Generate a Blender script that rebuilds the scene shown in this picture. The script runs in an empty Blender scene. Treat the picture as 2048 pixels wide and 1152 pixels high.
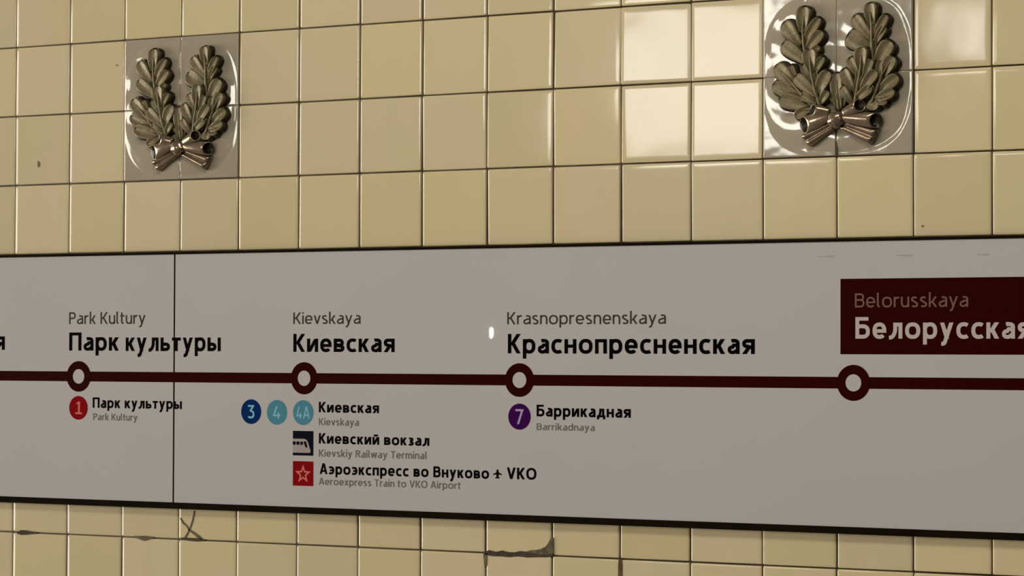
import bpy, math, random
from mathutils import Vector, Matrix

random.seed(11)
SC = bpy.context.scene
COL = SC.collection
Z0 = 1.80            # height of the middle of the view above the platform
T = 0.15             # tile module (m)

# ------------------------------------------------------------------ camera
R = [[0.8568631468721223, -0.0034813136613822287, 0.5155321793908884],
     [-0.009218719461128316, 0.9997138512931196, 0.02207330387991534],
     [-0.5154615046187495, -0.02366634715939798, 0.856585863336671]]
FPX = 5798.804556533142
CAM = Vector((3.0395070, -4.8322012, Z0 - 0.1422666))
rx = Vector((R[0][0], R[0][2], -R[0][1]))
ry = Vector((R[1][0], R[1][2], -R[1][1]))
rz = Vector((R[2][0], R[2][2], -R[2][1]))
cam = bpy.data.cameras.new('camera')
cam.sensor_width = 36.0
cam.lens = FPX / 2048 * 36.0
cam.clip_start = 0.05
camo = bpy.data.objects.new('camera', cam)
M3 = Matrix((rx, -ry, -rz)).transposed()
camo.matrix_world = Matrix.Translation(CAM) @ M3.to_4x4()
COL.objects.link(camo)
SC.camera = camo


def ray(px, py):
    return (rx * ((px - 1024) / FPX) + ry * ((py - 576) / FPX) + rz)


def at(px, py, dep=0.0):
    """pixel -> (x, z) on the plane dep metres in front of the wall"""
    d = ray(px, py)
    t = (-dep - CAM.y) / d.y
    p = CAM + d * t
    return p.x, p.z


# ------------------------------------------------------------------ light and exposure
SC.view_settings.view_transform = 'Standard'
SC.view_settings.look = 'None'
SC.view_settings.gamma = 1.0
SC.view_settings.exposure = 0.60

world = bpy.data.worlds.new('station_air')
SC.world = world
world.use_nodes = True
wn = world.node_tree
wn.nodes.clear()
w_out = wn.nodes.new('ShaderNodeOutputWorld')
w_bg = wn.nodes.new('ShaderNodeBackground')
w_tc = wn.nodes.new('ShaderNodeTexCoord')
w_sep = wn.nodes.new('ShaderNodeSeparateXYZ')
w_map = wn.nodes.new('ShaderNodeMapRange')
w_mix = wn.nodes.new('ShaderNodeMix')
w_mix.data_type = 'RGBA'
wn.links.new(w_tc.outputs['Generated'], w_sep.inputs[0])
wn.links.new(w_sep.outputs['X'], w_map.inputs['Value'])
w_map.inputs['From Min'].default_value = -0.85
w_map.inputs['From Max'].default_value = 0.75
wn.links.new(w_map.outputs['Result'], w_mix.inputs['Factor'])
w_mix.inputs['A'].default_value = (0.62, 0.58, 0.51, 1)      # lit hall to the left
w_mix.inputs['B'].default_value = (0.022, 0.018, 0.013, 1)   # dark tunnel to the right
wn.links.new(w_mix.outputs['Result'], w_bg.inputs['Color'])
w_bg.inputs['Strength'].default_value = 0.30
wn.links.new(w_bg.outputs[0], w_out.inputs[0])


def mirror_point(px, py, dist, dep=0.004):
    """where a lamp stands that the flat wall mirrors at this pixel"""
    d = ray(px, py).normalized()
    x, z = at(px, py, dep)
    return Vector((x, -dep, z)) + Vector((d.x, -d.y, d.z)) * dist, Vector((d.x, -d.y, d.z))


def area_lamp(name, loc, target, sx, sy, radiance, color, shape='RECTANGLE'):
    l = bpy.data.lights.new(name, 'AREA')
    l.shape = shape
    l.size = sx
    l.size_y = sy
    a = sx * sy * (math.pi / 4 if shape == 'ELLIPSE' else 1.0)
    l.energy = radiance * math.pi * a
    l.color = color
    o = bpy.data.objects.new(name, l)
    o.location = loc
    o.rotation_euler = (Vector(target) - Vector(loc)).to_track_quat('-Z', 'Y').to_euler()
    COL.objects.link(o)
    o['kind'] = 'helper'
    return o


WARM = (1.0, 0.95, 0.85)
p, d = mirror_point(1440, 150, 6.4)
area_lamp('hall_lamp', p, p - d, 1.0, 0.68, 7.2, WARM)
p, d = mirror_point(1945, 66, 6.4)
area_lamp('hall_lamp', p, p - d, 0.22, 0.27, 8.0, (1.0, 0.96, 0.93))
p, d = mirror_point(983, 665, 6.4, 0.018)
area_lamp('far_tube_lamp', p, p - d, 0.009, 0.044, 75.0, (1, 0.97, 0.92), 'ELLIPSE')
area_lamp('platform_lamp', (-22.0, -9.0, 1.0), (0.1, 0, 1.7), 18.0, 9.0, 5.6, WARM)
area_lamp('ceiling_lamp', (1.2, -3.0, 4.4), (0.4, 0, 1.8), 3.0, 0.6, 7.0, WARM)


# ------------------------------------------------------------------ materials
def nodes(name):
    m = bpy.data.materials.new(name)
    m.use_nodes = True
    nt = m.node_tree
    b = nt.nodes['Principled BSDF']
    return m, nt, b


def mat(name, col, rough=0.5, metal=0.0, noise=0.0, nscale=40.0, bump=0.0, bscale=60.0, spec=0.5, coat=0.0):
    m, nt, b = nodes(name)
    b.inputs['Roughness'].default_value = rough
    b.inputs['Metallic'].default_value = metal
    b.inputs['Specular IOR Level'].default_value = 0.01 if 'print' in name else spec
    b.inputs['Coat Weight'].default_value = coat
    b.inputs['Coat Roughness'].default_value = 0.018
    tc = nt.nodes.new('ShaderNodeTexCoord')
    nz = nt.nodes.new('ShaderNodeTexNoise')
    nz.inputs['Scale'].default_value = nscale
    nz.inputs['Detail'].default_value = 4
    nt.links.new(tc.outputs['Object'], nz.inputs['Vector'])
    rp = nt.nodes.new('ShaderNodeValToRGB')
    rp.color_ramp.elements[0].position = 0.3
    rp.color_ramp.elements[1].position = 0.7
    rp.color_ramp.elements[0].color = tuple(c * (1 - noise) for c in col) + (1,)
    rp.color_ramp.elements[1].color = tuple(min(1, c * (1 + noise)) for c in col) + (1,)
    nt.links.new(nz.outputs['Fac'], rp.inputs[0])
    nt.links.new(rp.outputs[0], b.inputs['Base Color'])
    if bump > 0:
        n2 = nt.nodes.new('ShaderNodeTexNoise')
        n2.inputs['Scale'].default_value = bscale
        nt.links.new(tc.outputs['Object'], n2.inputs['Vector'])
        bp = nt.nodes.new('ShaderNodeBump')
        bp.inputs['Strength'].default_value = 1.0
        bp.inputs['Distance'].default_value = bump
        nt.links.new(n2.outputs['Fac'], bp.inputs['Height'])
        nt.links.new(bp.outputs[0], b.inputs['Normal'])
    return m


def tile_material():
    m, nt, b = nodes('glazed_cream_tile')
    at_ = nt.nodes.new('ShaderNodeAttribute')
    at_.attribute_name = 'tint'
    tc = nt.nodes.new('ShaderNodeTexCoord')
    nz = nt.nodes.new('ShaderNodeTexNoise')
    nz.inputs['Scale'].default_value = 6.0
    nz.inputs['Detail'].default_value = 3
    nt.links.new(tc.outputs['Object'], nz.inputs['Vector'])
    mx = nt.nodes.new('ShaderNodeMix')
    mx.data_type = 'RGBA'
    mx.inputs['A'].default_value = (0.62, 0.535, 0.30, 1)
    mx.inputs['B'].default_value = (0.67, 0.535, 0.335, 1)
    nt.links.new(nz.outputs['Fac'], mx.inputs['Factor'])
    ml = nt.nodes.new('ShaderNodeMix')
    ml.data_type = 'RGBA'
    ml.blend_type = 'MULTIPLY'
    ml.inputs['Factor'].default_value = 1.0
    nt.links.new(mx.outputs['Result'], ml.inputs['A'])
    nt.links.new(at_.outputs['Color'], ml.inputs['B'])
    nt.links.new(ml.outputs['Result'], b.inputs['Base Color'])
    b.inputs['Roughness'].default_value = 0.085
    n2 = nt.nodes.new('ShaderNodeTexNoise')
    n2.inputs['Scale'].default_value = 9.0
    n2.inputs['Detail'].default_value = 1
    nt.links.new(tc.outputs['Object'], n2.inputs['Vector'])
    bp = nt.nodes.new('ShaderNodeBump')
    bp.inputs['Distance'].default_value = 0.0009
    nt.links.new(n2.outputs['Fac'], bp.inputs['Height'])
    nt.links.new(bp.outputs[0], b.inputs['Normal'])
    return m


M_TILE = tile_material()
M_GROUT = mat('dark_grout', (0.060, 0.042, 0.018), 0.9, 0, 0.5, 25)
M_SMEAR = mat('grey_mortar', (0.13, 0.10, 0.055), 0.9, 0, 0.45, 60)
M_SPECK = mat('brown_speck', (0.16, 0.12, 0.06), 0.8, 0, 0.3, 90)
M_PANEL = mat('white_sign_face', (0.482, 0.447, 0.432), 0.5, 0, 0.012, 3, spec=0.1, coat=0.8)
M_MIDGREY = mat('mid_grey', (0.36, 0.32, 0.28), 0.4, 0, 0.05, 30)
M_RAIL = mat('dark_brown_metal', (0.0075, 0.0045, 0.001), 0.8, 0, 0.25, 30, spec=0.03)
M_BLACK = mat('black_print', (0.002, 0.0012, 0.001), 0.6)
M_GREY = mat('grey_print', (0.055, 0.043, 0.034), 0.6)
M_PALEGREY = mat('light_grey_print', (0.17, 0.145, 0.12), 0.6)
M_MAROON = mat('maroon_print', (0.027, 0.0018, 0.0008), 0.6, spec=0.35)
M_WHITE = mat('white_print', (0.50, 0.43, 0.39), 0.6)
M_RED = mat('red_print', (0.235, 0.003, 0.006), 0.6)
M_BLUE = mat('dark_blue_print', (0.002, 0.024, 0.115), 0.6)
M_CYAN = mat('light_blue_print', (0.075, 0.24, 0.31), 0.6)
M_VIOLET = mat('purple_print', (0.042, 0.003, 0.070), 0.6)
M_NAVY = mat('near_black_print', (0.007, 0.006, 0.013), 0.6)
M_PINK = mat('pale_red_print', (0.62, 0.16, 0.13), 0.6)
M_BLUEW = mat('pale_blue_print', (0.22, 0.46, 0.60), 0.6)
M_DIMPINK = mat('dim_beige_print', (0.17, 0.10, 0.075), 0.6)
M_BASE = mat('grey_beige_glaze', (0.37, 0.312, 0.225), 0.07, 0, 0.06, 8, 0.0012, 14, spec=0.9)
M_LEAF = mat('olive_bronze_glaze', (0.178, 0.138, 0.066), 0.42, 0.25, 0.22, 45, 0.0006, 120)
M_SHADE = mat('dark_brown_shade', (0.020, 0.012, 0.004), 0.3, 0, 0.3, 50, spec=0.25)  # dark colour standing in for shade round the leaves and inside the loops
M_RIBBON = mat('coppery_bronze_glaze', (0.29, 0.215, 0.145), 0.17, 0.75, 0.3, 40, 0.0002, 60)


# ------------------------------------------------------------------ helpers
def link(name, verts, faces, material, parent=None, smooth=False, loc=None):
    me = bpy.data.meshes.new(name)
    me.from_pydata(verts, [], faces)
    me.materials.append(material)
    if smooth:
        me.polygons.foreach_set('use_smooth', [True] * len(me.polygons))
    me.update()
    o = bpy.data.objects.new(name, me)
    COL.objects.link(o)
    if loc is not None:
        o.location = loc
    if parent is not None:
        o.parent = parent
    return o


def empty(name, loc, label, cat, group=None):
    o = bpy.data.objects.new(name, None)
    o.empty_display_size = 0.05
    o.location = loc
    o['label'] = label
    o['category'] = cat
    if group:
        o['group'] = group
    COL.objects.link(o)
    return o


def box(x0, x1, y0, y1, z0, z1):
    v = [(x0, y0, z0), (x1, y0, z0), (x1, y1, z0), (x0, y1, z0),
         (x0, y0, z1), (x1, y0, z1), (x1, y1, z1), (x0, y1, z1)]
    f = [(0, 3, 2, 1), (4, 5, 6, 7), (0, 1, 5, 4), (1, 2, 6, 5), (2, 3, 7, 6), (3, 0, 4, 7)]
    return v, f


# ------------------------------------------------------------------ the tiled wall
COLS, ROWS = range(-7, 24), range(-5, 13)
PLAQUES = [(2, 0), (12, 0)]
JX = {i: random.uniform(-0.0006, 0.0006) for i in range(-8, 26)}
JZ = {j: random.uniform(-0.0004, 0.0004) for j in range(-6, 15)}
GAPX = {}
# tiles of the patch that catches the hall lamp, and how they lean (slope in x, slope in z)
LIT = {(10, 0): (0.030, 0.004), (11, 0): (0.002, -0.001), (10, 1): (0.003, 0.002), (11, 1): (0.0, 0.005),
       (14, 0): (0.0, 0.0), (15, 0): (0.02, 0.01), (8, 1): (0.008, 0.003)}
wv, wf, wm, wt = [], [], [], []


def tile(i, j):
    x0 = (i - 7.5) * T + JX[i]
    x1 = (i + 1 - 7.5) * T + JX[i + 1]
    z1 = Z0 - (j - 3.5) * T + JZ[j]
    z0 = Z0 - (j + 1 - 3.5) * T + JZ[j + 1]
    g = [random.uniform(0.0007, 0.0022) for _ in range(4)]
    x0 += g[0]; x1 -= g[1]; z0 += 0.0009 + g[2] * 0.4; z1 -= 0.0009 + g[3] * 0.4
    if (i, j) in LIT:
        sx, sz = LIT[(i, j)]
    else:
        sx, sz = random.gauss(0, 0.005), random.gauss(0, 0.003)
        # neighbours of the lit patch lean just past the lamp
        if 8 <= i <= 16 and -2 <= j <= 0:
            sz += 0.012
        if 7 <= i <= 16 and 1 <= j <= 3:
            sz -= 0.012
        if 5 <= i <= 8 and -1 <= j <= 2:
            sx -= 0.010
    if i == 9 and (i, j) not in LIT:
        sx -= 0.016
    b0 = len(wv)
    cx, cz = (x0 + x1) / 2, (z0 + z1) / 2
    hx, hz = (x1 - x0) / 2, (z1 - z0) / 2
    # rings: (inset, corner radius, height)
    rings = [(0.0, 0.0016, 0.0), (0.0, 0.0016, 0.0022), (0.0004, 0.0018, 0.0032), (0.0011, 0.002, 0.0036),
             (0.0022, 0.002, 0.00385), (0.0042, 0.002, 0.00407), (0.0075, 0.002, 0.00417), (0.012, 0.002, 0.0042)]
    n = 0
    for ins, cr, h in rings:
        pts = []
        for qx, qz, a0 in ((1, 1, 0), (-1, 1, 90), (-1, -1, 180), (1, -1, 270)):
            for k in range(3):
                a = math.radians(a0 + 45 * k)
                pts.append((qx * (hx - ins - cr) + cr * math.cos(a), qz * (hz - ins - cr) + cr * math.sin(a)))
        n = len(pts)
        for (u, v) in pts:
            lean = -(sx * u + sz * v) if h > 0.001 else 0.0
            wv.append((cx + u, -(h) - lean, cz + v))
    for r in range(len(rings) - 1):
        for k in range(n):
            a, b = b0 + r * n + k, b0 + r * n + (k + 1) % n
            wf.append((a, a + n, b + n, b)); wm.append(0)
    wf.append(tuple(b0 + (len(rings) - 1) * n + k for k in range(n))[::-1]); wm.append(0)
    g = random.uniform(0.95, 1.04)
    tt = (g * random.uniform(0.985, 1.02), g, g * random.uniform(0.94, 1.06), 1.0)
    wt.extend([tt] * (len(wv) - b0))


for i in COLS:
    for j in ROWS:
        if any(pi <= i <= pi + 1 and pj <= j <= pj + 1 for pi, pj in PLAQUES):
            continue
        tile(i, j)
# mortar bed behind the tiles
b0 = len(wv)
X0, X1 = (COLS[0] - 7.5) * T, (COLS[-1] + 1 - 7.5) * T
ZA, ZB = Z0 - (ROWS[-1] + 1 - 3.5) * T, Z0 - (ROWS[0] - 3.5) * T
v, f = box(X0, X1, -0.0012, 0.12, ZA, ZB)
wv += v
wf += [tuple(b0 + k for k in q) for q in f]
wm += [1] * 6
wt += [(1, 1, 1, 1)] * 8
me = bpy.data.meshes.new('wall_back')
me.from_pydata(wv, [], wf)
me.materials.append(M_TILE)
me.materials.append(M_GROUT)
me.polygons.foreach_set('material_index', wm)
me.polygons.foreach_set('use_smooth', [True] * len(wf))
ca = me.attributes.new('tint', 'FLOAT_COLOR', 'POINT')
ca.data.foreach_set('color', [c for t4 in wt for c in t4])
me.update()
# fix the winding so every normal looks out of the wall
import bmesh
bm = bmesh.new(); bm.from_mesh(me)
bmesh.ops.recalc_face_normals(bm, faces=bm.faces)
bm.to_mesh(me); bm.free()
wall = bpy.data.objects.new('wall_back', me)
wall['kind'] = 'structure'
COL.objects.link(wall)


def blob(name, pts, material, y=-0.0042, thick=0.0008, parent=None, jag=0.0):
    """a flat crust with the given outline (pixels) lying on the tiles"""
    P = [at(px + random.uniform(-jag, jag), py + random.uniform(-jag, jag), -y) for px, py in pts]
    n = len(P)
    v = [(x, y + 0.003, z) for x, z in P] + [(x, y - thick, z) for x, z in P]
    f = [tuple(range(n, 2 * n))] + [(k, (k + 1) % n, n + (k + 1) % n, n + k) for k in range(n)]
    return link(name, v, f, material, parent)


def ribbonpath(pts):
    """outline of a line that has a width at every point: (px, py, half-width)"""
    up, dn = [], []
    for k, (x, y, w) in enumerate(pts):
        a = pts[max(0, k - 1)]; b = pts[min(len(pts) - 1, k + 1)]
        dx, dy = b[0] - a[0], b[1] - a[1]
        L = math.hypot(dx, dy) or 1
        up.append((x - dy / L * w, y + dx / L * w)); dn.append((x + dy / L * w, y - dx / L * w))
    return up + dn[::-1]


def smear(pts, m=M_SMEAR, name='mortar_smear', jag=0.5):
    o = blob(name, ribbonpath(pts), m, parent=wall, jag=jag)
    return o


blob('mortar_smear', [(966, 1104), (980, 1100.5), (992, 1103), (1004, 1101), (1017, 1104.5), (1029, 1105), (1041, 1102), (1053, 1104),
                     (1064, 1101.5), (1075, 1102), (1087, 1105), (1098, 1105.5), (1106, 1108), (1106, 1113), (1090, 1115), (1072, 1113.5),
                     (1055, 1114.5), (1036, 1112.5), (1018, 1114.5), (1000, 1112), (985, 1113), (972, 1109)],
     mat('dark_brown_dirt', (0.055, 0.035, 0.017), 0.9, 0, 0.5, 70), parent=wall, jag=0.8)
blob('mortar_smear', [(1050, 1104), (1062, 1100), (1074, 1100), (1083, 1097), (1092, 1093), (1097, 1086), (1101, 1076), (1106, 1076),
                      (1107, 1107), (1095, 1110), (1075, 1107)], M_SMEAR, thick=0.0013, parent=wall, jag=0.6)
smear([(34, 1065, 1.5), (42, 1065, 4.5), (52, 1065, 4.5), (62, 1065.5, 3), (74, 1066, 1)], M_GROUT)
smear([(268, 1073, 1.5), (280, 1075, 3.5), (289, 1077, 5.5), (297, 1076, 3.5), (308, 1075, 1)], M_SMEAR)
smear([(361, 1036, 1.2), (366, 1045, 1.6), (374, 1052, 1.6), (379, 1060, 1.6), (388, 1066, 2.5), (398, 1074, 3), (404, 1078, 2)], M_SMEAR, jag=.2)
smear([(389, 1022, 1.3), (386, 1040, 1.5), (381, 1055, 1.5), (375, 1068, 1.5), (370, 1076, 1.5)], M_SMEAR, jag=.2)
smear([(362, 1077, 1.5), (380, 1079, 3), (395, 1079.5, 3), (410, 1080, 1.5)], M_GROUT)
smear([(1241, 1118, 3), (1241, 1130, 4.5), (1241, 1150, 4.5), (1241, 1165, 4)], mat('rusty_mortar', (0.12, 0.07, 0.03), 0.9, 0, 0.4, 60), jag=.2)
smear([(970, 1106, 3), (971, 1118, 3.5), (971, 1132, 2)], M_SMEAR, jag=.2)
smear([(76, 322, 1), (78, 328, 2.5), (77, 334, 1.5)], M_SPECK, 'tile_chip', .2)
smear([(232, 130, 1.2), (236, 131, 1.2)], M_SPECK, 'tile_chip', .1)
smear([(1843, 452, 1.5), (1847, 452, 1.8)], M_SPECK, 'tile_chip', .2)


# ------------------------------------------------------------------ the wreath plaques
def lobe(V, F, bx, bz, tx, tz, w, H, foot):
    """one teardrop lobe of an oak leaf, in plaque millimetres"""
    L = math.hypot(tx - bx, tz - bz)
    ax, az = (tx - bx) / L, (tz - bz) / L
    nx, nz = -az, ax
    ns = 16
    prof = [(-1.0, 'f'), (-1.0, -0.1), (-0.95, 0.85), (-0.86, 1.2), (-0.66, 0.85), (-0.35, 0.25), (0, 0.0),
            (0.35, 0.25), (0.66, 0.85), (0.86, 1.2), (0.95, 0.85), (1.0, -0.1), (1.0, 'f')]
    sm = 0.70 if L > w * 1.1 else 0.6
    b0 = len(V)
    for a in range(ns + 1):
        s = math.sin(math.pi / 2 * a / ns) ** 1.15
        if s < sm:
            fw = 0.52 + 0.48 * math.sin(math.pi / 2 * s / sm) ** 1.3
        else:
            fw = max(0.0, 1 - ((s - sm) / (1 - sm)) ** 2.5) ** 0.45
        hw = w / 2 * fw
        top = H * (0.70 + 0.30 * math.sin(math.pi / 2 * min(1, s / 0.7)))
        if s > 0.8:
            top -= 9 * (s - 0.8) * (s - 0.8) * 5
        for q, c in prof:
            h = foot if c == 'f' else top + (c - 1.0) * 3.6 * (0.35 + 0.65 * fw)
            V.append(((bx + (tx - bx) * s + nx * hw * q) / 1000, -h / 1000, (bz + (tz - bz) * s + nz * hw * q) / 1000))
    n = len(prof)
    for a in range(ns):
        for k in range(n - 1):
            i = b0 + a * n + k
            F.append((i, i + 1, i + n + 1, i + n))
    F.append(tuple(b0 + k for k in range(n)))


def tube(path, rad, seg=10):
    V, F = [], []
    for k, p_ in enumerate(path):
        a = Vector(path[max(0, k - 1)]); b = Vector(path[min(len(path) - 1, k + 1)])
        t = (b - a).normalized()
        s = t.cross(Vector((0, 1, 0))).normalized()
        u = s.cross(t)
        r = rad[k]
        for q in range(seg):
            an = 2 * math.pi * q / seg
            V.append(tuple(Vector(p_) + s * (r * math.cos(an)) + u * (r * math.sin(an))))
    n = len(path)
    for k in range(n - 1):
        for q in range(seg):
            F.append((k * seg + q, k * seg + (q + 1) % seg, (k + 1) * seg + (q + 1) % seg, (k + 1) * seg + q))
    F.append(tuple(range(seg)))
    F.append(tuple((n - 1) * seg + q for q in range(seg)))
    return V, F


# every lobe: base x, base z, tip x, tip z, width (mm from the plaque centre)
LEAVES = [
    ('A', 17.5, [(-63.7, 77.5, -58.0, 125.0, 30.3), (-69.5, 54.1, -100.0, 99.3, 28.8), (-57.9, 24.6, -103.4, 59.9, 28.8), (-62.2, 56.4, -28.3, 102.3, 20.8), (-57.9, 43.0, -22.6, 77.3, 23.1), (-53.6, 37.5, -27.7, 49.3, 15.9)]),
    ('C', 16.5, [(-76.6, -24.4, -115.9, 20.9, 30.3), (-72.3, -24.6, -86.8, 19.5, 14.4), (-60.7, -46.2, -123.1, -14.4, 26.0), (-44.8, -58.6, -110.0, -41.4, 30.3), (-44.8, -58.6, -76.5, -75.7, 20.8), (-50.6, -49.2, -69.4, -24.8, 13.0)]),
    ('B', 20.5, [(-44.3, 5.6, -46.4, 46.4, 31.1), (-40.6, 0.2, -19.1, 30.5, 17.9), (-34.8, -36.8, -9.1, 3.9, 28.3), (-27.6, -54.1, -9.0, -32.7, 17.9), (-34.8, -39.4, -75.2, -0.8, 25.4), (-42.0, -15.5, -61.6, 18.2, 13.8), (-33.9, -52.6, -62.1, -36.9, 16.7)]),
    ('D', 17.5, [(74.5, 82.9, 72.5, 124.0, 26.5), (72.2, 59.7, 40.0, 102.5, 24.5), (69.4, 40.4, 27.0, 68.6, 36.0), (79.5, 59.3, 104.7, 100.6, 19.0), (80.7, 51.4, 101.1, 80.1, 17.9), (82.4, 12.5, 111.5, 52.4, 32.3)]),
    ('G', 17.5, [(95.6, -8.9, 117.9, 24.2, 27.7), (85.8, -31.7, 92.7, 18.4, 16.2), (87.2, -37.0, 126.2, -11.6, 25.4), (80.2, -52.2, 119.3, -37.1, 21.9), (77.4, -52.1, 105.4, -54.6, 18.5), (76.8, -49.4, 78.8, -70.3, 24.8), (80.2, -39.2, 73.1, -26.0, 11.5)]),
    ('F', 16.0, [(8.1, -64.8, 5.2, 0.6, 26.5), (15.2, -59.8, 22.3, -34.1, 15.9), (3.8, -59.4, -3.3, -35.6, 15.9)]),
    ('E', 20.0, [(54.2, 3.5, 57.6, 44.4, 28.3), (49.2, -9.3, 32.7, 26.6, 19.0), (60.5, -12.4, 75.9, 21.9, 19.0), (53.4, -35.5, 85.7, 0.7, 24.2), (42.1, -50.6, 75.9, -28.7, 20.8), (38.4, -34.8, 19.4, 6.4, 23.1), (35.6, -55.5, 16.6, -26.0, 18.5)]),
]
RIBS = {'A': [(-52, 18), (-60, 50), (-62, 80), (-59, 108)], 'B': [(-26, -64), (-37, -30), (-44, 6), (-46, 32)],
        'C': [(-32, -66), (-52, -50), (-80, -18), (-106, 10)], 'D': [(78, 14), (75, 45), (75, 80), (73, 108)],
        'E': [(40, -62), (46, -34), (54, 4), (57, 30)], 'F': [(8, -68), (7, -40), (6, -14)],
        'G': [(72, -58), (84, -34), (95, -8), (111, 14)]}


def cone_loop(ax, az, bx, bz, r0, r1, h0, h1, squash=0.52):
    """a flared ribbon loop with an open mouth, from a (knot) to b"""
    V, F = [], []
    L = math.hypot(bx - ax, bz - az)
    dx, dz = (bx - ax) / L, (bz - az) / L
    nx, nz = -dz, dx
    seg, m = 24, 9
    stations = [(k / m, 0.0) for k in range(m + 1)] + [(1.0, 1.8), (0.9, 1.9), (0.6, 1.9), (0.25, 1.9)]
    for s, wall_t in stations:
        r = r0 + (r1 - r0) * math.sin(math.pi / 2 * min(1, s * 1.08)) ** 0.9 - wall_t
        h = h0 + (h1 - h0) * s
        for q in range(seg):
            an = 2 * math.pi * q / seg
            u, w = r * math.cos(an), r * squash * math.sin(an)
            sk = 0.75 * s * r * math.sin(an)       # mouth leans towards the viewer
            V.append(((ax + dx * (L * s - sk) + nx * u) / 1000, -(h + w) / 1000, (az + dz * (L * s - sk) + nz * u) / 1000))
    for k in range(len(stations) - 1):
        for q in range(seg):
            F.append((k * seg + q, k * seg + (q + 1) % seg, (k + 1) * seg + (q + 1) % seg, (k + 1) * seg + q))
    F.append(tuple((len(stations) - 1) * seg + q for q in range(seg)))
    F.append(tuple(range(seg)))
    return V, F


def tail_band(ax, az, bx, bz, w0, w1, h0, h1, cut):
    """a ribbon tail with two raised folds"""
    V, F = [], []
    L = math.hypot(bx - ax, bz - az)
    dx, dz = (bx - ax) / L, (bz - az) / L
    nx, nz = -dz, dx
    qs = [-1, -1, -0.9, -0.75, -0.55, -0.35, -0.15, 0, 0.15, 0.35, 0.55, 0.75, 0.9, 1, 1]
    m = 8
    for a in range(m + 1):
        s = a / m
        w = w0 + (w1 - w0) * s
        for k, q in enumerate(qs):
            if k in (0, len(qs) - 1):
                h = 5.0
            else:
                h = h0 + (h1 - h0) * s + 6.0 * abs(math.sin(q * math.pi)) ** 0.8 * (0.5 + 0.5 * s) - (2.0 if abs(q) == 1 else 0)
            ex = L * s + cut * q * s
            V.append(((ax + dx * ex + nx * w / 2 * q) / 1000, -h / 1000, (az + dz * ex + nz * w / 2 * q) / 1000))
    n = len(qs)
    for a in range(m):
        for k in range(n - 1):
            i = a * n + k
            F.append((i, i + 1, i + n + 1, i + n))
    F.append(tuple(range(n)))
    F.append(tuple(m * n + k for k in range(n)))
    return V, F


def recalc(o):
    b = bmesh.new(); b.from_mesh(o.data)
    bmesh.ops.recalc_face_normals(b, faces=b.faces)
    b.to_mesh(o.data); b.free()


def base_height(x, z):
    """front of the backing tiles (mm): flat margin, then a soft pillow under the wreath"""
    r = (abs(x / 147) ** 3.0 + abs(z / 146) ** 3.0) ** (1 / 3.0)
    wob = 0.5 * math.sin(x * 0.055 + 1.0) * math.cos(z * 0.048) + 0.35 * math.sin(z * 0.09 + x * 0.03)
    if r < 0.76:
        h = 3.0
    elif r < 0.965:
        h = 3.0 - (2.9 if x > 0 else 2.9 - 1.7 * min(1.0, -x / 60)) * ((r - 0.76) / 0.205) ** 2
    else:
        h0 = 0.1 if x > 0 else 0.1 + 1.7 * min(1.0, -x / 60)
        h = h0 + (1.0 - h0) * min(1.0, (r - 0.965) / 0.05) ** 2
    return 4.0 + h + wob * 1.7 * max(0.0, min(1.0, (1 - r) / 0.1))


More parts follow.
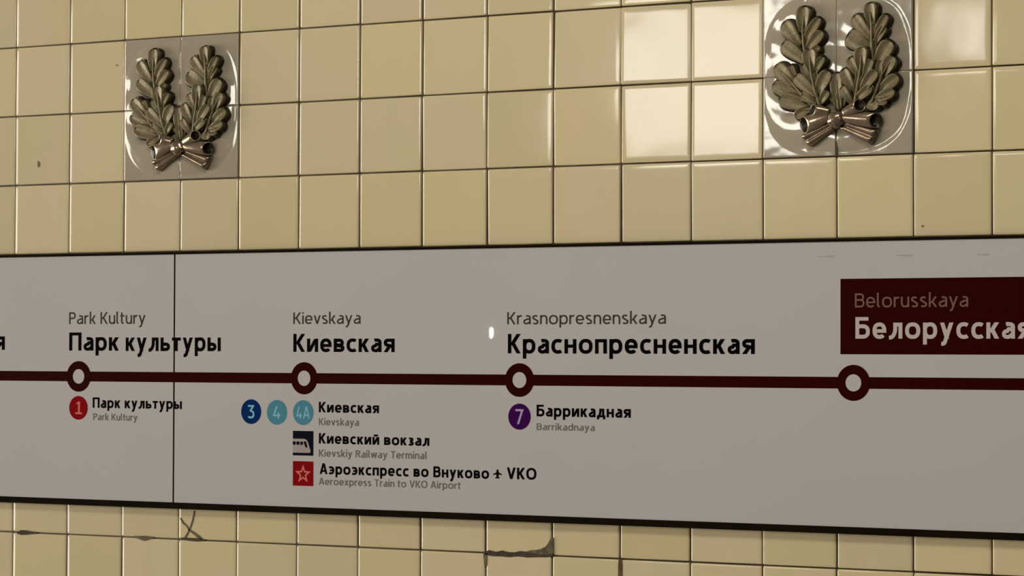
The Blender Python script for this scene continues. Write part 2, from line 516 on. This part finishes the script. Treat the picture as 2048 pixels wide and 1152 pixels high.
def make_plaque():
    root = empty('wreath_plaque', (0, 0, 0), 'x', 'relief plaque', 'wreath plaques set into the tiled wall')
    n = 64
    for qx in (0, 1):
        for qz in (0, 1):
            V, F = [], []
            x0, x1 = (-149.0, -0.3) if qx == 0 else (0.3, 149.0)
            z0, z1 = (-149.0, -0.3) if qz == 0 else (0.3, 149.0)
            for a in range(n + 1):
                for b in range(n + 1):
                    u = -1 + 2 * a / n; w = -1 + 2 * b / n
                    u = math.copysign(1 - (1 - abs(u)) ** 1.25, u); w = math.copysign(1 - (1 - abs(w)) ** 1.25, w)
                    x = x0 + (x1 - x0) * (u + 1) / 2; z = z0 + (z1 - z0) * (w + 1) / 2
                    e = min(x - x0, x1 - x, z - z0, z1 - z)
                    eo = min(149 - abs(x), 149 - abs(z))
                    drop = 1.6 * max(0.0, 1 - eo / 1.6) ** 2 + 0.5 * max(0.0, 1 - e / 0.7) ** 2
                    V.append((x / 1000, -(base_height(x, z) - drop) / 1000, z / 1000))
            m = n + 1
            for a in range(n):
                for b in range(n):
                    F.append((a * m + b, (a + 1) * m + b, (a + 1) * m + b + 1, a * m + b + 1))
            rim = [a * m for a in range(m)] + [n * m + b for b in range(1, m)] + [a * m + n for a in range(n - 1, -1, -1)] + [b for b in range(n - 1, 0, -1)]
            c0 = len(V)
            for r in rim:
                V.append((V[r][0], -0.0008, V[r][2]))
            for k in range(len(rim)):
                k2 = (k + 1) % len(rim)
                F.append((rim[k], c0 + k, c0 + k2, rim[k2]))
            o = link('backing_tile', V, F, M_BASE, root, True)
            recalc(o)
    for key, H, lobes in LEAVES:
        V, F = [], []
        for i, (bx, bz, tx, tz, w) in enumerate(lobes):
            lobe(V, F, bx, bz, tx, tz, w * 1.0, H + 5 + (1.2 if i == 0 else -0.7 * (i % 3)), 3.5)
        rp = RIBS[key]
        lobe(V, F, rp[0][0], rp[0][1], rp[-1][0], rp[-1][1], 17 if key != 'F' else 12, H - 0.5, 3.5)
        o = link('oak_leaf', V, F, M_LEAF, root, True)
        recalc(o)
        rp = RIBS[key]
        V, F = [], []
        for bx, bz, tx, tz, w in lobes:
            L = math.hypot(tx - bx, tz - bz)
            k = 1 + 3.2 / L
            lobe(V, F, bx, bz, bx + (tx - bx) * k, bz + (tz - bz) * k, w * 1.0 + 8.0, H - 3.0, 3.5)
        bk = link('leaf_shade_layer', V, F, M_SHADE, o, True)  # added wider layer: shade at leaf rims and gaps, put in as dark colour
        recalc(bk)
        P, Rr = [], []
        N = 12
        for k in range(N + 1):
            s = k / N * (len(rp) - 1)
            i0 = min(int(s), len(rp) - 2); fr = s - i0
            x = rp[i0][0] * (1 - fr) + rp[i0 + 1][0] * fr
            z = rp[i0][1] * (1 - fr) + rp[i0 + 1][1] * fr
            P.append((x / 1000, -((H + 4) * (0.70 + 0.30 * math.sin(math.pi / 2 * k / N)) - 1.2) / 1000, z / 1000))
            Rr.append((3.6 - 2.4 * k / N) / 1000)
        V, F = tube(P, Rr)
        r = link('midrib', V, F, M_LEAF, o, True)
        recalc(r)
    for args in ((-6, -77, -60, -92, 8, 16, 21, 18), (-6, -72, -40, -65, 8, 11, 22, 24),
                 (20, -75, 54, -61, 8, 12, 22, 24), (18, -81, 84, -89, 8, 14, 21, 19)):
        V, F = cone_loop(*args)
        o = link('ribbon_loop', V, F, M_RIBBON, root, True)
        o.data.materials.append(M_SHADE)          # shade inside the loop, put in as dark colour
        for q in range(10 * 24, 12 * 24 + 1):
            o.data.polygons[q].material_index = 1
        recalc(o)
    for args in ((0, -92, -58, -120, 17, 28, 15, 14, -3), (12, -93, 79, -119, 17, 31, 15, 14, 3)):
        V, F = tail_band(*args)
        recalc(link('ribbon_tail', V, F, M_RIBBON, root, True))
    # knot: a squashed ball with wraps
    V, F = [], []
    nu, nv = 28, 14
    for a in range(nv + 1):
        th = math.pi * a / nv
        for b in range(nu):
            ph = 2 * math.pi * b / nu
            k = 1 + 0.10 * math.cos(5 * ph + 1.2) * math.sin(th)
            x = 17 * math.sin(th) * math.cos(ph) * k
            z = 15 * math.sin(th) * math.sin(ph) * k
            y = 10 * math.cos(th)
            V.append(((6 + x) / 1000, -(22 + y) / 1000, (-85 + z) / 1000))
    for a in range(nv):
        for b in range(nu):
            F.append((a * nu + b, a * nu + (b + 1) % nu, (a + 1) * nu + (b + 1) % nu, (a + 1) * nu + b))
    recalc(link('ribbon_knot', V, F, M_RIBBON, root, True))
    return root


def copy_tree(o, parent=None):
    c = o.copy()
    COL.objects.link(c)
    if parent is not None:
        c.parent = parent
    for ch in o.children:
        copy_tree(ch, c)
    return c


plaque = make_plaque()
bpy.context.view_layer.update()
other = copy_tree(plaque)
plaque.location = ((13 - 7.5) * T, -0.0012, Z0 - (1 - 3.5) * T)
plaque['label'] = 'oak wreath relief plaque above the maroon plate, ringed by bright lamp reflections'
other.location = ((3 - 7.5) * T, -0.0012, Z0 - (1 - 3.5) * T)
V, F = box(-0.0022, 0.0018, -0.0078, -0.0055, -0.149, -0.104)
link('joint_mortar', V, F, M_GROUT, plaque)
other['label'] = 'oak wreath relief plaque above the dark vertical seam of the sign, duller grey glaze'

# ------------------------------------------------------------------ the line sign
FACE = 0.018
sign = empty('station_line_sign', (0, -0.0041, Z0 - 0.45), 'long white metro line sign with a maroon route line, dark framed', 'sign')
ORG = Vector(sign.location)


def part(name, V, F, m, parent=sign, label=None, smooth=False):
    """sign parts are written in world metres and stored relative to the sign"""
    V = [(x - ORG.x, y - ORG.y, z - ORG.z) for x, y, z in V]
    o = link(name, V, F, m, parent, smooth)
    if label:
        o['label'] = label
    return o


SX0, SX1 = -1.45, 1.50
ZT, ZBOT = Z0 + 0.0735, Z0 - 0.4610        # outer edges
FT, FB = Z0 + 0.0685, Z0 - 0.4480          # visible face
SEAM = -0.6785
V, F = box(SX0, SEAM - 0.0021, -FACE, -0.0166, FB - 0.002, FT + 0.002)
part('sign_panel', V, F, M_PANEL, label='left white sign panel with the red line badge')
V, F = box(SEAM + 0.0021, SX1, -FACE, -0.0166, FB - 0.002, FT + 0.002)
part('sign_panel', V, F, M_PANEL, label='right white sign panel carrying most station names')
V, F = box(SX0, SX1, -0.0165, -0.0042, FB, FT)
part('backing_board', V, F, M_RAIL)


def rail(z0, z1, lip):
    """a channel rail: flange against the wall, web and a thin front lip with rounded nose"""
    V, F = [], []
    pr = [(-0.0042, z0), (-FACE - 0.0015, z0), (-FACE - 0.0028, z0 + 0.001), (-FACE - 0.0030, (z0 + z1) / 2),
          (-FACE - 0.0028, z1 - 0.001), (-FACE - 0.0015, z1), (-0.0042, z1)]
    for x in (SX0, SX1):
        for y, z in pr:
            V.append((x, y, z))
    n = len(pr)
    for k in range(n):
        F.append((k, (k + 1) % n, n + (k + 1) % n, n + k))
    F.append(tuple(range(n)))
    F.append(tuple(range(2 * n - 1, n - 1, -1)))
    return V, F


V, F = rail(FT, ZT, 0)
part('frame_rail', V, F, M_RAIL, label='thin dark top rail')
V, F = rail(ZBOT, FB, 0)
part('frame_rail', V, F, M_RAIL, label='thicker dark bottom rail')

PRINT = -FACE - 0.0003


def prism(polys, y0=-FACE + 0.0002, y1=PRINT, lift=None):
    """flat outlines (x, z) -> very thin solid print"""
    V, F = [], []
    base = y1
    for pk, P in enumerate(polys):
        b = len(V); n = len(P)
        y1 = base - (lift[pk] if lift else 0.0)
        A = sum(P[k][0] * P[(k + 1) % n][1] - P[(k + 1) % n][0] * P[k][1] for k in range(n))
        if A < 0:
            P = P[::-1]
        V += [(x, y1, z) for x, z in P] + [(x, y0, z) for x, z in P]
        F.append(tuple(range(b, b + n)))
        F += [(b + k, b + n + k, b + n + (k + 1) % n, b + (k + 1) % n) for k in range(n)]
    return V, F


def ringpolys(cx, cz, ro, ri, n=64):
    out = []
    for k in range(n):
        a, b = 2 * math.pi * k / n, 2 * math.pi * (k + 1) / n
        out.append([(cx + ri * math.cos(a), cz + ri * math.sin(a)), (cx + ro * math.cos(a), cz + ro * math.sin(a)),
                    (cx + ro * math.cos(b), cz + ro * math.sin(b)), (cx + ri * math.cos(b), cz + ri * math.sin(b))])
    return out


def disc(cx, cz, r, n=56):
    return [[(cx + r * math.cos(2 * math.pi * k / n), cz + r * math.sin(2 * math.pi * k / n)) for k in range(n)]]


# ------- lettering: every glyph is drawn as strokes; cap height = 1
X = 0.735     # x-height


class G:
    def __init__(s, h):
        s.h = h; s.p = []; s.k = []; s.n = 0

    def rect(s, x0, x1, y0, y1):
        s.p.append([(x0, y0), (x1, y0), (x1, y1), (x0, y1)])
        s.n += 1; s.k.append(s.n)

    def v(s, x, y0, y1):
        s.rect(x - s.h, x + s.h, y0, y1)

    def hz(s, y, x0, x1, k=0.92):
        s.rect(x0, x1, y - s.h * k, y + s.h * k)

    def d(s, x0, y0, x1, y1, k=1.0):
        dd = s.h * k * math.hypot(x1 - x0, y1 - y0) / max(1e-6, abs(y1 - y0))
        s.p.append([(x0 - dd, y0), (x0 + dd, y0), (x1 + dd, y1), (x1 - dd, y1)])
        s.n += 1; s.k.append(s.n)

    def s(s, pts, closed=False, k=1.0):
        s.n += 1
        h = s.h * k
        keep = [pts[0]]
        for q in pts[1:]:
            if math.hypot(q[0] - keep[-1][0], q[1] - keep[-1][1]) > 1e-3:
                keep.append(q)
        pts = keep
        n = len(pts); L, Rr = [], []
        for i in range(n):
            if closed:
                a, b, c = pts[i - 1], pts[i], pts[(i + 1) % n]
            else:
                a, b, c = pts[max(0, i - 1)], pts[i], pts[min(n - 1, i + 1)]
            def nrm(p_, q_):
                dx, dy = q_[0] - p_[0], q_[1] - p_[1]; l = math.hypot(dx, dy)
                return (-dy / l, dx / l) if l > 1e-9 else None
            n1, n2 = nrm(a, b), nrm(b, c)
            n1 = n1 or n2; n2 = n2 or n1
            mx, my = n1[0] + n2[0], n1[1] + n2[1]
            q = mx * mx + my * my
            sc = 2 / max(q, 0.8)
            mx, my = mx * sc * h, my * sc * h
            L.append((b[0] + mx, b[1] + my)); Rr.append((b[0] - mx, b[1] - my))
        for i in range(n if closed else n - 1):
            j = (i + 1) % n
            s.p.append([L[i], L[j], Rr[j], Rr[i]])
            s.k.append(s.n)

    def oval(s, x0, x1, y0, y1, a0=0, a1=360, n=36, e=2.35, k=1.0):
        """stroke along a super-ellipse whose OUTER box is given"""
        s.s(arc((x0 + x1) / 2, (y0 + y1) / 2, (x1 - x0) / 2 - s.h, (y1 - y0) / 2 - s.h, a0, a1, n, e)[: n if a1 - a0 == 360 else None],
            closed=(a1 - a0 == 360), k=k)


def arc(cx, cy, rx_, ry_, a0, a1, n=14, e=2.35):
    out = []
    for k in range(n + 1):
        a = math.radians(a0 + (a1 - a0) * k / n)
        c, s_ = math.cos(a), math.sin(a)
        out.append((cx + rx_ * math.copysign(abs(c) ** (2 / e), c), cy + ry_ * math.copysign(abs(s_) ** (2 / e), s_)))
    return out


def glyph(ch, h):
    g = G(h)
    o = 0.012   # overshoot

    def soft(x0, w, top):      # the bowl of b, 5-like shapes: from the stem round to the stem
        y = top - h
        g.s([(x0, y)] + arc(w - h - 0.20, (y + h) / 2, 0.20, (y - h) / 2, 90, -90, 14) + [(x0, h)])

    if ch == ' ':
        return g.p, 0.22, []
    if ch in 'оo':
        w = 0.70; g.oval(0, w, -o, X + o)
    elif ch in 'OО':
        w = 0.86; g.oval(0, w, -o, 1 + o)
    elif ch in 'аa':
        w = 0.58
        g.s(arc(w - h - 0.20, X - 0.21, 0.20, 0.21 - h + o, 118, 0, 14) + [(w - h, 0)])
        g.s([(w - h, 0.43)] + [(0.30, 0.43)] + arc(0.24, 0.215 - o / 2, 0.24 - h, 0.215 + o / 2 - h + 0.0, 90, 270, 12) + [(0.30, h - o), (w - h, 0.20)], k=0.95)
    elif ch in 'рp':
        w = 0.65; g.v(h, -0.27, X); g.oval(0.0, w, -o, X + o)
    elif ch == 'b':
        w = 0.65; g.v(h, 0, 1.04); g.oval(0, w, -o, X + o)
    elif ch == 'd':
        w = 0.65; g.v(w - h, 0, 1.04); g.oval(0, w, -o, X + o)
    elif ch in 'еe':
        w = 0.64
        g.hz(0.355, h, w - h * 1.2); g.s([(w - h, 0.355 - h * 0.92)] + arc(w / 2, X / 2, w / 2 - h, X / 2 - h + o, 4, 318, 30))
    elif ch in 'сc':
        w = 0.56
        g.s(arc(0.34, X / 2, 0.34 - h, X / 2 - h + o, 52, 308, 24))
        w = 0.55
    elif ch == 'э':
        w = 0.56
        g.s(arc(w - 0.34, X / 2, 0.34 - h, X / 2 - h + o, 128, -128, 24)); g.hz(X / 2, 0.14, w - h)
    elif ch == 'к':
        w = 0.57; g.v(h, 0, X); g.d(0.20, 0.30, w - h * 1.15, X); g.d(w - h * 1.1, 0, 0.26, 0.42); g.hz(0.36, h, 0.27)
    elif ch == 'k':
        w = 0.56; g.v(h, 0, 1.04); g.d(0.18, 0.28, w - h * 1.3, X); g.d(w - h * 1.1, 0, 0.24, 0.40)
    elif ch in 'KК':
        w = 0.66; g.v(h, 0, 1); g.d(0.20, 0.43, w - h * 1.1, 1); g.d(w - h * 1.1, 0, 0.25, 0.55); g.hz(0.5, h, 0.27)
    elif ch in 'уy':
        w = 0.62
        g.d(h * 1.1, X, w / 2 + 0.01, 0.0); g.d(w - h * 1.1, X, w / 2 - 0.085 + 0.0, -0.15)
        g.s([(w / 2 - 0.06, -0.09), (w / 2 - 0.10, -0.19), (w / 2 - 0.17, -0.235), (w / 2 - 0.25, -0.23)])
    elif ch == 'л':
        w = 0.62; g.v(w - h, 0, X); g.hz(X - h * 0.92, 0.20, w)
        g.s([(0.21 + h, X), (0.20 + h * .9, 0.34)] + [(0.19 + h * .6, 0.22), (0.16 + h * .3, 0.12), (0.10, 0.055), (0.0, 0.045)])
    elif ch == 'ь':
        w = 0.58; g.v(h, 0, X); soft(h, w, 0.465)
    elif ch == 'ы':
        w = 0.80; g.v(h, 0, X); soft(h, 0.54, 0.465); g.v(w - h, 0, X)
    elif ch == 'т':
        w = 0.54; g.v(w / 2, 0, X); g.hz(X - h * 0.92, 0, w)
    elif ch == 'п':
        w = 0.60; g.v(h, 0, X); g.v(w - h, 0, X); g.hz(X - h * 0.92, 0, w)
    elif ch == 'П':
        w = 0.72; g.v(h, 0, 1); g.v(w - h, 0, 1); g.hz(1 - h * 0.92, 0, w)
    elif ch == 'н':
        w = 0.61; g.v(h, 0, X); g.v(w - h, 0, X); g.hz(0.375, 0, w)
    elif ch in 'ий':
        w = 0.63; g.v(h, 0, X); g.v(w - h, 0, X); g.d(h * 1.5, 0.03, w - h * 1.5, X - 0.03, 1.0)
        if ch == 'й':
            g.s(arc(w / 2, X + 0.22, 0.13, 0.10, 180, 360, 10))
    elif ch == 'в':
        w = 0.60
        g.v(h, 0, X)
        g.s([(h, X - h)] + arc(w - h - 0.20, X - h - 0.15, 0.165, 0.15 + 0.0, 90, -60, 8) + [(w * 0.5, 0.385), (h, 0.385)])
        g.s([(h, 0.385)] + arc(w - h - 0.18, 0.2 + h * .1, 0.18, 0.2 - h * .9 + 0.0, 85, -90, 12) + [(h, h)])
    elif ch in 'ВB':
        w = 0.68
        g.v(h, 0, 1)
        g.s([(h, 1 - h)] + arc(w - h - 0.24, 0.765 - h / 2, 0.205, 0.235 - h / 2, 90, -90, 12) + [(h, 0.53)])
        g.s([(h, 0.53)] + arc(w - h - 0.22, 0.265 + h / 2, 0.22, 0.265 - h / 2, 90, -90, 12) + [(h, h)])
    elif ch == 'Б':
        w = 0.68
        g.v(h, 0, 1); g.hz(1 - h * 0.92, 0, w * 0.90)
        g.s([(h, 0.575)] + arc(w - h - 0.24, 0.2875 + h / 2, 0.24, 0.2875 - h / 2, 90, -90, 14) + [(h, h)])
    elif ch == 'я':
        w = 0.60
        g.v(w - h, 0, X)
        g.s([(w - h, X - h)] + arc(0.22 + h * .2, X - 0.225, 0.22 - h * .8, 0.225 - h, 90, 270, 12) + [(w - h, 0.30)])
        g.d(h * 1.15, 0, 0.30, 0.30)
    elif ch == 'д':
        w = 0.70; g.v(w - 0.08 - h, 0.1, X); g.hz(X - h * .92, 0.20, w - 0.08); g.hz(h * .92 + 0.0, 0, w)
        g.s([(0.21 + h, X), (0.20 + h * .8, 0.36), (0.13 + h * .6, 0.06)]); g.v(h, -0.17, 0.1); g.v(w - h, -0.17, 0.1)
    elif ch == 'з':
        w = 0.54
        g.s(arc(w / 2 - 0.02, X - 0.185, w / 2 - h - 0.01, 0.185 - h + o, 140, -70, 16) + [(0.20, 0.385)])
        g.s([(0.20, 0.385)] + arc(w / 2 - 0.01, 0.195, w / 2 - h + 0.01, 0.195 - h + o, 75, -145, 18))
    elif ch in 'АA':
        w = 0.76; g.d(h * 1.0, 0, w / 2 - h * 0.15, 1); g.d(w - h * 1.0, 0, w / 2 + h * 0.15, 1); g.hz(0.29, w * 0.2, w * 0.8)
    elif ch == 'V':
        w = 0.74; g.d(h, 1, w / 2, 0); g.d(w - h, 1, w / 2, 0)
    elif ch == 'T':
        w = 0.64; g.v(w / 2, 0, 1); g.hz(1 - h * .92, 0, w)
    elif ch == 'P':
        w = 0.62; g.v(h, 0, 1)
        g.s([(h, 1 - h)] + arc(w - h - 0.24, 0.71, 0.24, 0.29 - h, 90, -90, 14) + [(h, 0.42 + h)])
    elif ch == 'R':
        w = 0.66; g.v(h, 0, 1)
        g.s([(h, 1 - h)] + arc(w - h - 0.26, 0.73, 0.24, 0.27 - h, 90, -90, 14) + [(h, 0.46 + h)]); g.d(w - h, 0, 0.34, 0.50)
    elif ch == 'r':
        w = 0.38; g.v(h, 0, X); g.s([(h, 0.42)] + arc(0.36, 0.42, 0.36 - h, X - h - 0.42 + o, 180, 88, 8))
    elif ch == 'n':
        w = 0.58; g.v(h, 0, X); g.s(arc(w / 2, 0.42, w / 2 - h, X - h - 0.42 + o, 170, 0, 14) + [(w - h, 0)])
    elif ch == 'm':
        w = 0.90; g.v(h, 0, X)
        for x0 in (0.0, w / 2 - h):
            g.s(arc(x0 + (w / 2 + h) / 2, 0.44, (w / 2 - h) / 2, X - h - 0.44 + o, 170, 0, 12) + [(x0 + w / 2, 0)])
    elif ch == 'u':
        w = 0.58; g.v(w - h, 0, X); g.s([(h, X)] + arc(w / 2, 0.31, w / 2 - h, 0.31 - h + o, 180, 360, 14))
    elif ch == 'i':
        w = 2 * h; g.v(h, 0, X); g.rect(0, 2 * h, 0.88, 0.88 + 2.1 * h)
    elif ch == 'l':
        w = 0.24; g.s([(h, 1.04), (h, 0.20)] + arc(h + 0.13, 0.16, 0.13, 0.16 - h, 180, 270, 6))
    elif ch == 't':
        w = 0.38; g.s([(h + 0.07, 0.95), (h + 0.07, 0.2)] + arc(h + 0.22, 0.17, 0.15, 0.17 - h, 180, 275, 6)); g.hz(X - h, 0, w)
    elif ch == 's':
        w = 0.50
        g.s(arc(w / 2, X - 0.19, w / 2 - h - 0.01, 0.19 - h + o, 40, 215, 12)[:-1] + [(w * 0.42, 0.40), (w * 0.60, 0.345)]
            + arc(w / 2, 0.19, w / 2 - h, 0.19 - h + o, 32, -142, 12))
    elif ch == 'v':
        w = 0.58; g.d(h, X, w / 2, 0); g.d(w - h, X, w / 2, 0)
    elif ch == 'w':
        w = 0.86; g.d(h, X, w * .28, 0); g.d(w / 2, X, w * .28, 0); g.d(w / 2, X, w * .72, 0); g.d(w - h, X, w * .72, 0)
    elif ch == 'x':
        w = 0.56; g.d(h, X, w - h, 0); g.d(h, 0, w - h, X)
    elif ch == '1':
        w = 0.36; g.v(w - h - 0.06, 0, 1); g.d(h, 0.80, w - h * 1.5, 1 - 0.01); g.hz(h, -0.06, w + 0.1)
    elif ch == '3':
        w = 0.58; g.hz(1 - h * .92, 0.02, w - 0.03); g.d(0.24, 0.55, w - 0.03 - h * 1.3, 1 - h)
        g.s([(0.18, 0.58), (0.26, 0.60)] + arc(w / 2 - 0.03, 0.30, w / 2 - h + 0.03, 0.30 - h + o, 80, -140, 18))
    elif ch == '4':
        w = 0.64; g.d(h, 0.25, w * .48, 1); g.hz(0.25, 0, w); g.v(w * .70, 0, 0.48)
    elif ch == '7':
        w = 0.60; g.hz(1 - h * .92, 0, w); g.d(0.20, 0, w - h * 1.2, 1 - h)
    elif ch == '+':      # the little aeroplane: nose up, wings, tail
        w = 0.62
        g.p += [[(w / 2 - h, 0.05), (w / 2 + h, 0.05), (w / 2 + h, 0.72), (w / 2, 0.84), (w / 2 - h, 0.72)],
                [(0, 0.38), (w / 2, 0.60), (w, 0.38), (w, 0.30), (w / 2, 0.40), (0, 0.30)][:3] + [(w, 0.30), (w / 2, 0.38), (0, 0.30)],
                [(w * .27, 0.0), (w * .73, 0.0), (w * .73, 0.07), (w / 2, 0.17), (w * .27, 0.07)]]
    else:
        raise ValueError(ch)
    # overlapping strokes of a letter lie a hair above one another, like layers of ink
    kk = g.k + [g.n + 1 + q for q in range(len(g.p) - len(g.k))]
    return g.p, w, kk


def lettering(name, text, xl, xr, zb, cap, m, weight=0.085, gap=0.125, parent=None, label=None):
    """one line of print from xl to xr (metres), baseline zb, capital height cap"""
    polys, pen, lifts = [], 0.0, []
    for k, ch in enumerate(text):
        gp, w, kk = glyph(ch, weight)
        lifts += [0.00002 * k_ for k_ in kk]
        polys += [[(x + pen, y) for x, y in q] for q in gp]
        pen += w + (gap if k < len(text) - 1 else 0)
    sx = (xr - xl) / pen
    polys = [[(xl + x * sx, zb + y * cap) for x, y in q] for q in polys]
    V, F = prism(polys, y1=PRINT - (0.0002 if parent is not None else 0), lift=lifts)
    return part(name, V, F, m, parent or sign, label)


def line(name, text, pl, pr, cap_px_top, m, weight, gap=0.125, parent=None, label=None):
    """pl, pr = left and right end of the baseline in the picture; cap_px_top = y of the capitals' top at the left"""
    xl, zl = at(pl[0], pl[1], FACE); xr, zr = at(pr[0], pr[1], FACE)
    _, zt = at(pl[0], cap_px_top, FACE)
    return lettering(name, text, xl, xr, (zl + zr) / 2, zt - zl, m, weight, gap, parent, label)


BOLD, REG = 0.090, 0.062
# the maroon line and its stations
zc = Z0 - 0.1875
V, F = prism([[(SX0, zc - 0.0105), (SX1, zc - 0.0105), (SX1, zc + 0.0105), (SX0, zc + 0.0105)]])
part('route_line', V, F, M_MAROON)
for px, py in ((157.4, 750.6), (608.3, 756.6), (1039, 761.6), (1706.9, 768.8)):
    x, z = at(px, py, FACE)
    V, F = prism(ringpolys(x, zc, 0.0325, 0.0155), y1=PRINT - 0.0002)
    mk = part('station_marker', V, F, M_MAROON)
    V, F = prism(disc(x, zc, 0.0158), y1=PRINT - 0.0001)
    part('marker_centre', V, F, M_PANEL, mk)
line('station_name', 'Park Kultury', (138.4, 647.5), (290.8, 648.2), 624, M_GREY, REG)
line('station_name', 'Парк', (138.4, 701.0), (237.4, 701.5), 664.8, M_BLACK, BOLD)
line('station_name', 'культуры', (251.4, 701.6), (441.3, 702.8), 665.0, M_BLACK, BOLD)
x, z = at(9.6, 699.6, FACE)
lettering('station_name', 'ская', x - 0.125, x, z, 0.0395, M_BLACK, BOLD)
line('station_name', 'Kievskaya', (586.7, 647.6), (721, 648.0), 624.3, M_GREY, REG)
line('station_name', 'Киевская', (586.7, 703.5), (789.2, 704.5), 667.5, M_BLACK, BOLD)
line('station_name', 'Krasnopresnenskaya', (1014.5, 648.2), (1331.7, 648.2), 623.7, M_GREY, REG)
line('station_name', 'Краснопресненская', (1015.8, 706.8), (1509.6, 708), 668, M_BLACK, BOLD)
# the maroon plate of this station
x0, _ = at(1681, 600, FACE)
zt, zb = Z0 + 0.0008, Z0 - 0.1358
V, F = prism([[(x0, zb), (x0 + 0.62, zb), (x0 + 0.62, zt), (x0, zt)]])
plate = part('current_station_plate', V, F, M_MAROON, label='maroon plate with pale lettering')
line('station_name', 'Belorusskaya', (1710, 614.7), (1936.6, 613.8), 586.6, M_DIMPINK, REG, parent=plate)
line('station_name', 'Белорусская', (1711, 676.6), (2063, 678.0), 633.5, M_WHITE, BOLD, parent=plate)
# interchanges


def badge(px, py, m, number, mnum, label, nw=0.3, cap=0.027):
    x, z = at(px, py, FACE)
    V, F = prism(disc(x, z, 0.0252))
    b = part('line_badge', V, F, m, label=label)
    lettering('badge_number', number, x - nw * 0.0252, x + nw * 0.0252, z - cap / 2, cap, mnum, 0.075, 0.12, b)


badge(157, 815.7, M_RED, '1', M_PINK, 'red round badge with number 1', 0.26)
badge(502.4, 823.3, M_BLUE, '3', M_BLUEW, 'dark blue round badge with number 3', 0.34)
badge(554, 824.7, M_CYAN, '4', M_BLUEW, 'light blue round badge with number 4', 0.38, 0.025)
badge(606.5, 825.2, M_CYAN, '4А', M_BLUEW, 'light blue round badge with 4A', 0.66, 0.025)
badge(1039, 833.3, M_VIOLET, '7', mat('lilac_print', (0.42, 0.30, 0.50), 0.6), 'purple round badge with number 7', 0.36, 0.029)
SB, SR = 0.095, 0.075
line('interchange_name', 'Парк культуры', (185.4, 815.8), (363.6, 817.9), 795, M_BLACK, SB)
line('interchange_name', 'Park Kultury', (186.6, 840.7), (274.8, 841.0), 827.3, M_PALEGREY, SR)
line('interchange_name', 'Киевская', (637.8, 825), (757.9, 826), 804, M_BLACK, SB)
line('interchange_name', 'Kievskaya', (637.8, 850.7), (717.6, 851.5), 836.5, M_PALEGREY, SR)
line('interchange_name', 'Киевский вокзал', (637.8, 888.2), (858.6, 890.6), 867.2, M_BLACK, SB)
line('interchange_name', 'Kievskiy Railway Terminal', (637.8, 914.2), (854, 917.2), 900, M_PALEGREY, SR)
line('interchange_name', 'Аэроэкспресс во Внуково', (639.5, 950), (978, 955.5), 928.5, M_BLACK, SB)
line('plane_symbol', '+', (986, 956.5), (1004, 957.0), 934.5, M_BLACK, 0.075)
line('interchange_name', 'VKO', (1013.8, 958.0), (1072.8, 959.3), 935, M_BLACK, SB)
line('interchange_name', 'Aeroexpress Train to VKO Airport', (637.8, 971), (921, 976.5), 957, M_PALEGREY, SR)
line('interchange_name', 'Баррикадная', (1073.3, 833.3), (1261.5, 835), 810, M_BLACK, SB)
line('interchange_name', 'Barrikadnaya', (1073.3, 860), (1189.3, 862), 846.5, M_PALEGREY, SR)
# railway icon: black square with the nose of a train
xa, za = at(585.8, 886, FACE); xb, _ = at(626.8, 886, FACE)
hw = (xb - xa) / 2; cx = (xa + xb) / 2; cz = za
S = lambda pts: [(cx + u * hw, cz + w * hw * 0.98) for u, w in pts]
V, F = prism([S([(-1, -1), (1, -1), (1, 1), (-1, 1)])])
ic = part('railway_icon', V, F, M_NAVY, label='near black square icon with a pale train front')
pale = mat('pale_grey_print', (0.38, 0.32, 0.29), 0.6)
nose = [(-1, 0.36), (0.15, 0.36), (0.36, 0.27), (0.50, 0.05), (0.62, -0.30), (0.74, -0.62), (0.70, -0.78), (-1, -0.78)]
V, F = prism([S(nose)], y1=PRINT - 0.0002)
tr = part('train_shape', V, F, pale, ic)
wins = [[(-1.0, 0.13), (-0.72, 0.13), (-0.72, -0.13), (-1.0, -0.13)], [(-0.64, 0.13), (-0.34, 0.13), (-0.34, -0.13), (-0.64, -0.13)],
        [(-0.26, 0.13), (0.0, 0.13), (0.0, -0.13), (-0.26, -0.13)], [(0.06, 0.15), (0.30, 0.15), (0.44, -0.30), (0.28, -0.36), (0.14, -0.12)]]
V, F = prism([S(w_) for w_ in wins], y1=PRINT - 0.0004)
part('train_windows', V, F, M_NAVY, tr)
# red icon with a star outline
xa, za = at(585.8, 946.5, FACE); xb, _ = at(626.8, 946.5, FACE)
hw = (xb - xa) / 2; cx = (xa + xb) / 2; cz = za
V, F = prism([S([(-1, -1.0), (1, -1.0), (1, 1.0), (-1, 1.0)])])
ic = part('airport_train_icon', V, F, M_RED, label='red square icon with a five pointed star')


def star(r1, r2):
    return [((r1 if k % 2 == 0 else r2) * math.sin(math.pi * k / 5), (r1 if k % 2 == 0 else r2) * math.cos(math.pi * k / 5) - 0.06) for k in range(10)]


so, si = star(0.80, 0.34), star(0.42, 0.18)
V, F = prism([S([so[k], so[(k + 1) % 10], si[(k + 1) % 10], si[k]]) for k in range(10)], y1=PRINT - 0.0002)
st = part('star', V, F, M_PINK, ic)
# short grey marks along the top of the sign
for px, py, w in ((1655, 513, 14), (1812, 511, 14), (1968, 509.5, 11)):
    P = [at(x_, y_, FACE) for x_, y_ in ribbonpath([(px - w * 1.5, py + 0.3, 0.5), (px - w * .4, py, 1.3), (px + w * .6, py - 0.2, 2.2), (px + w, py - 0.3, 0.8)])]
    V, F = prism([P], y1=-FACE - 0.0001)
    part('short_grey_mark', V, F, M_MIDGREY)
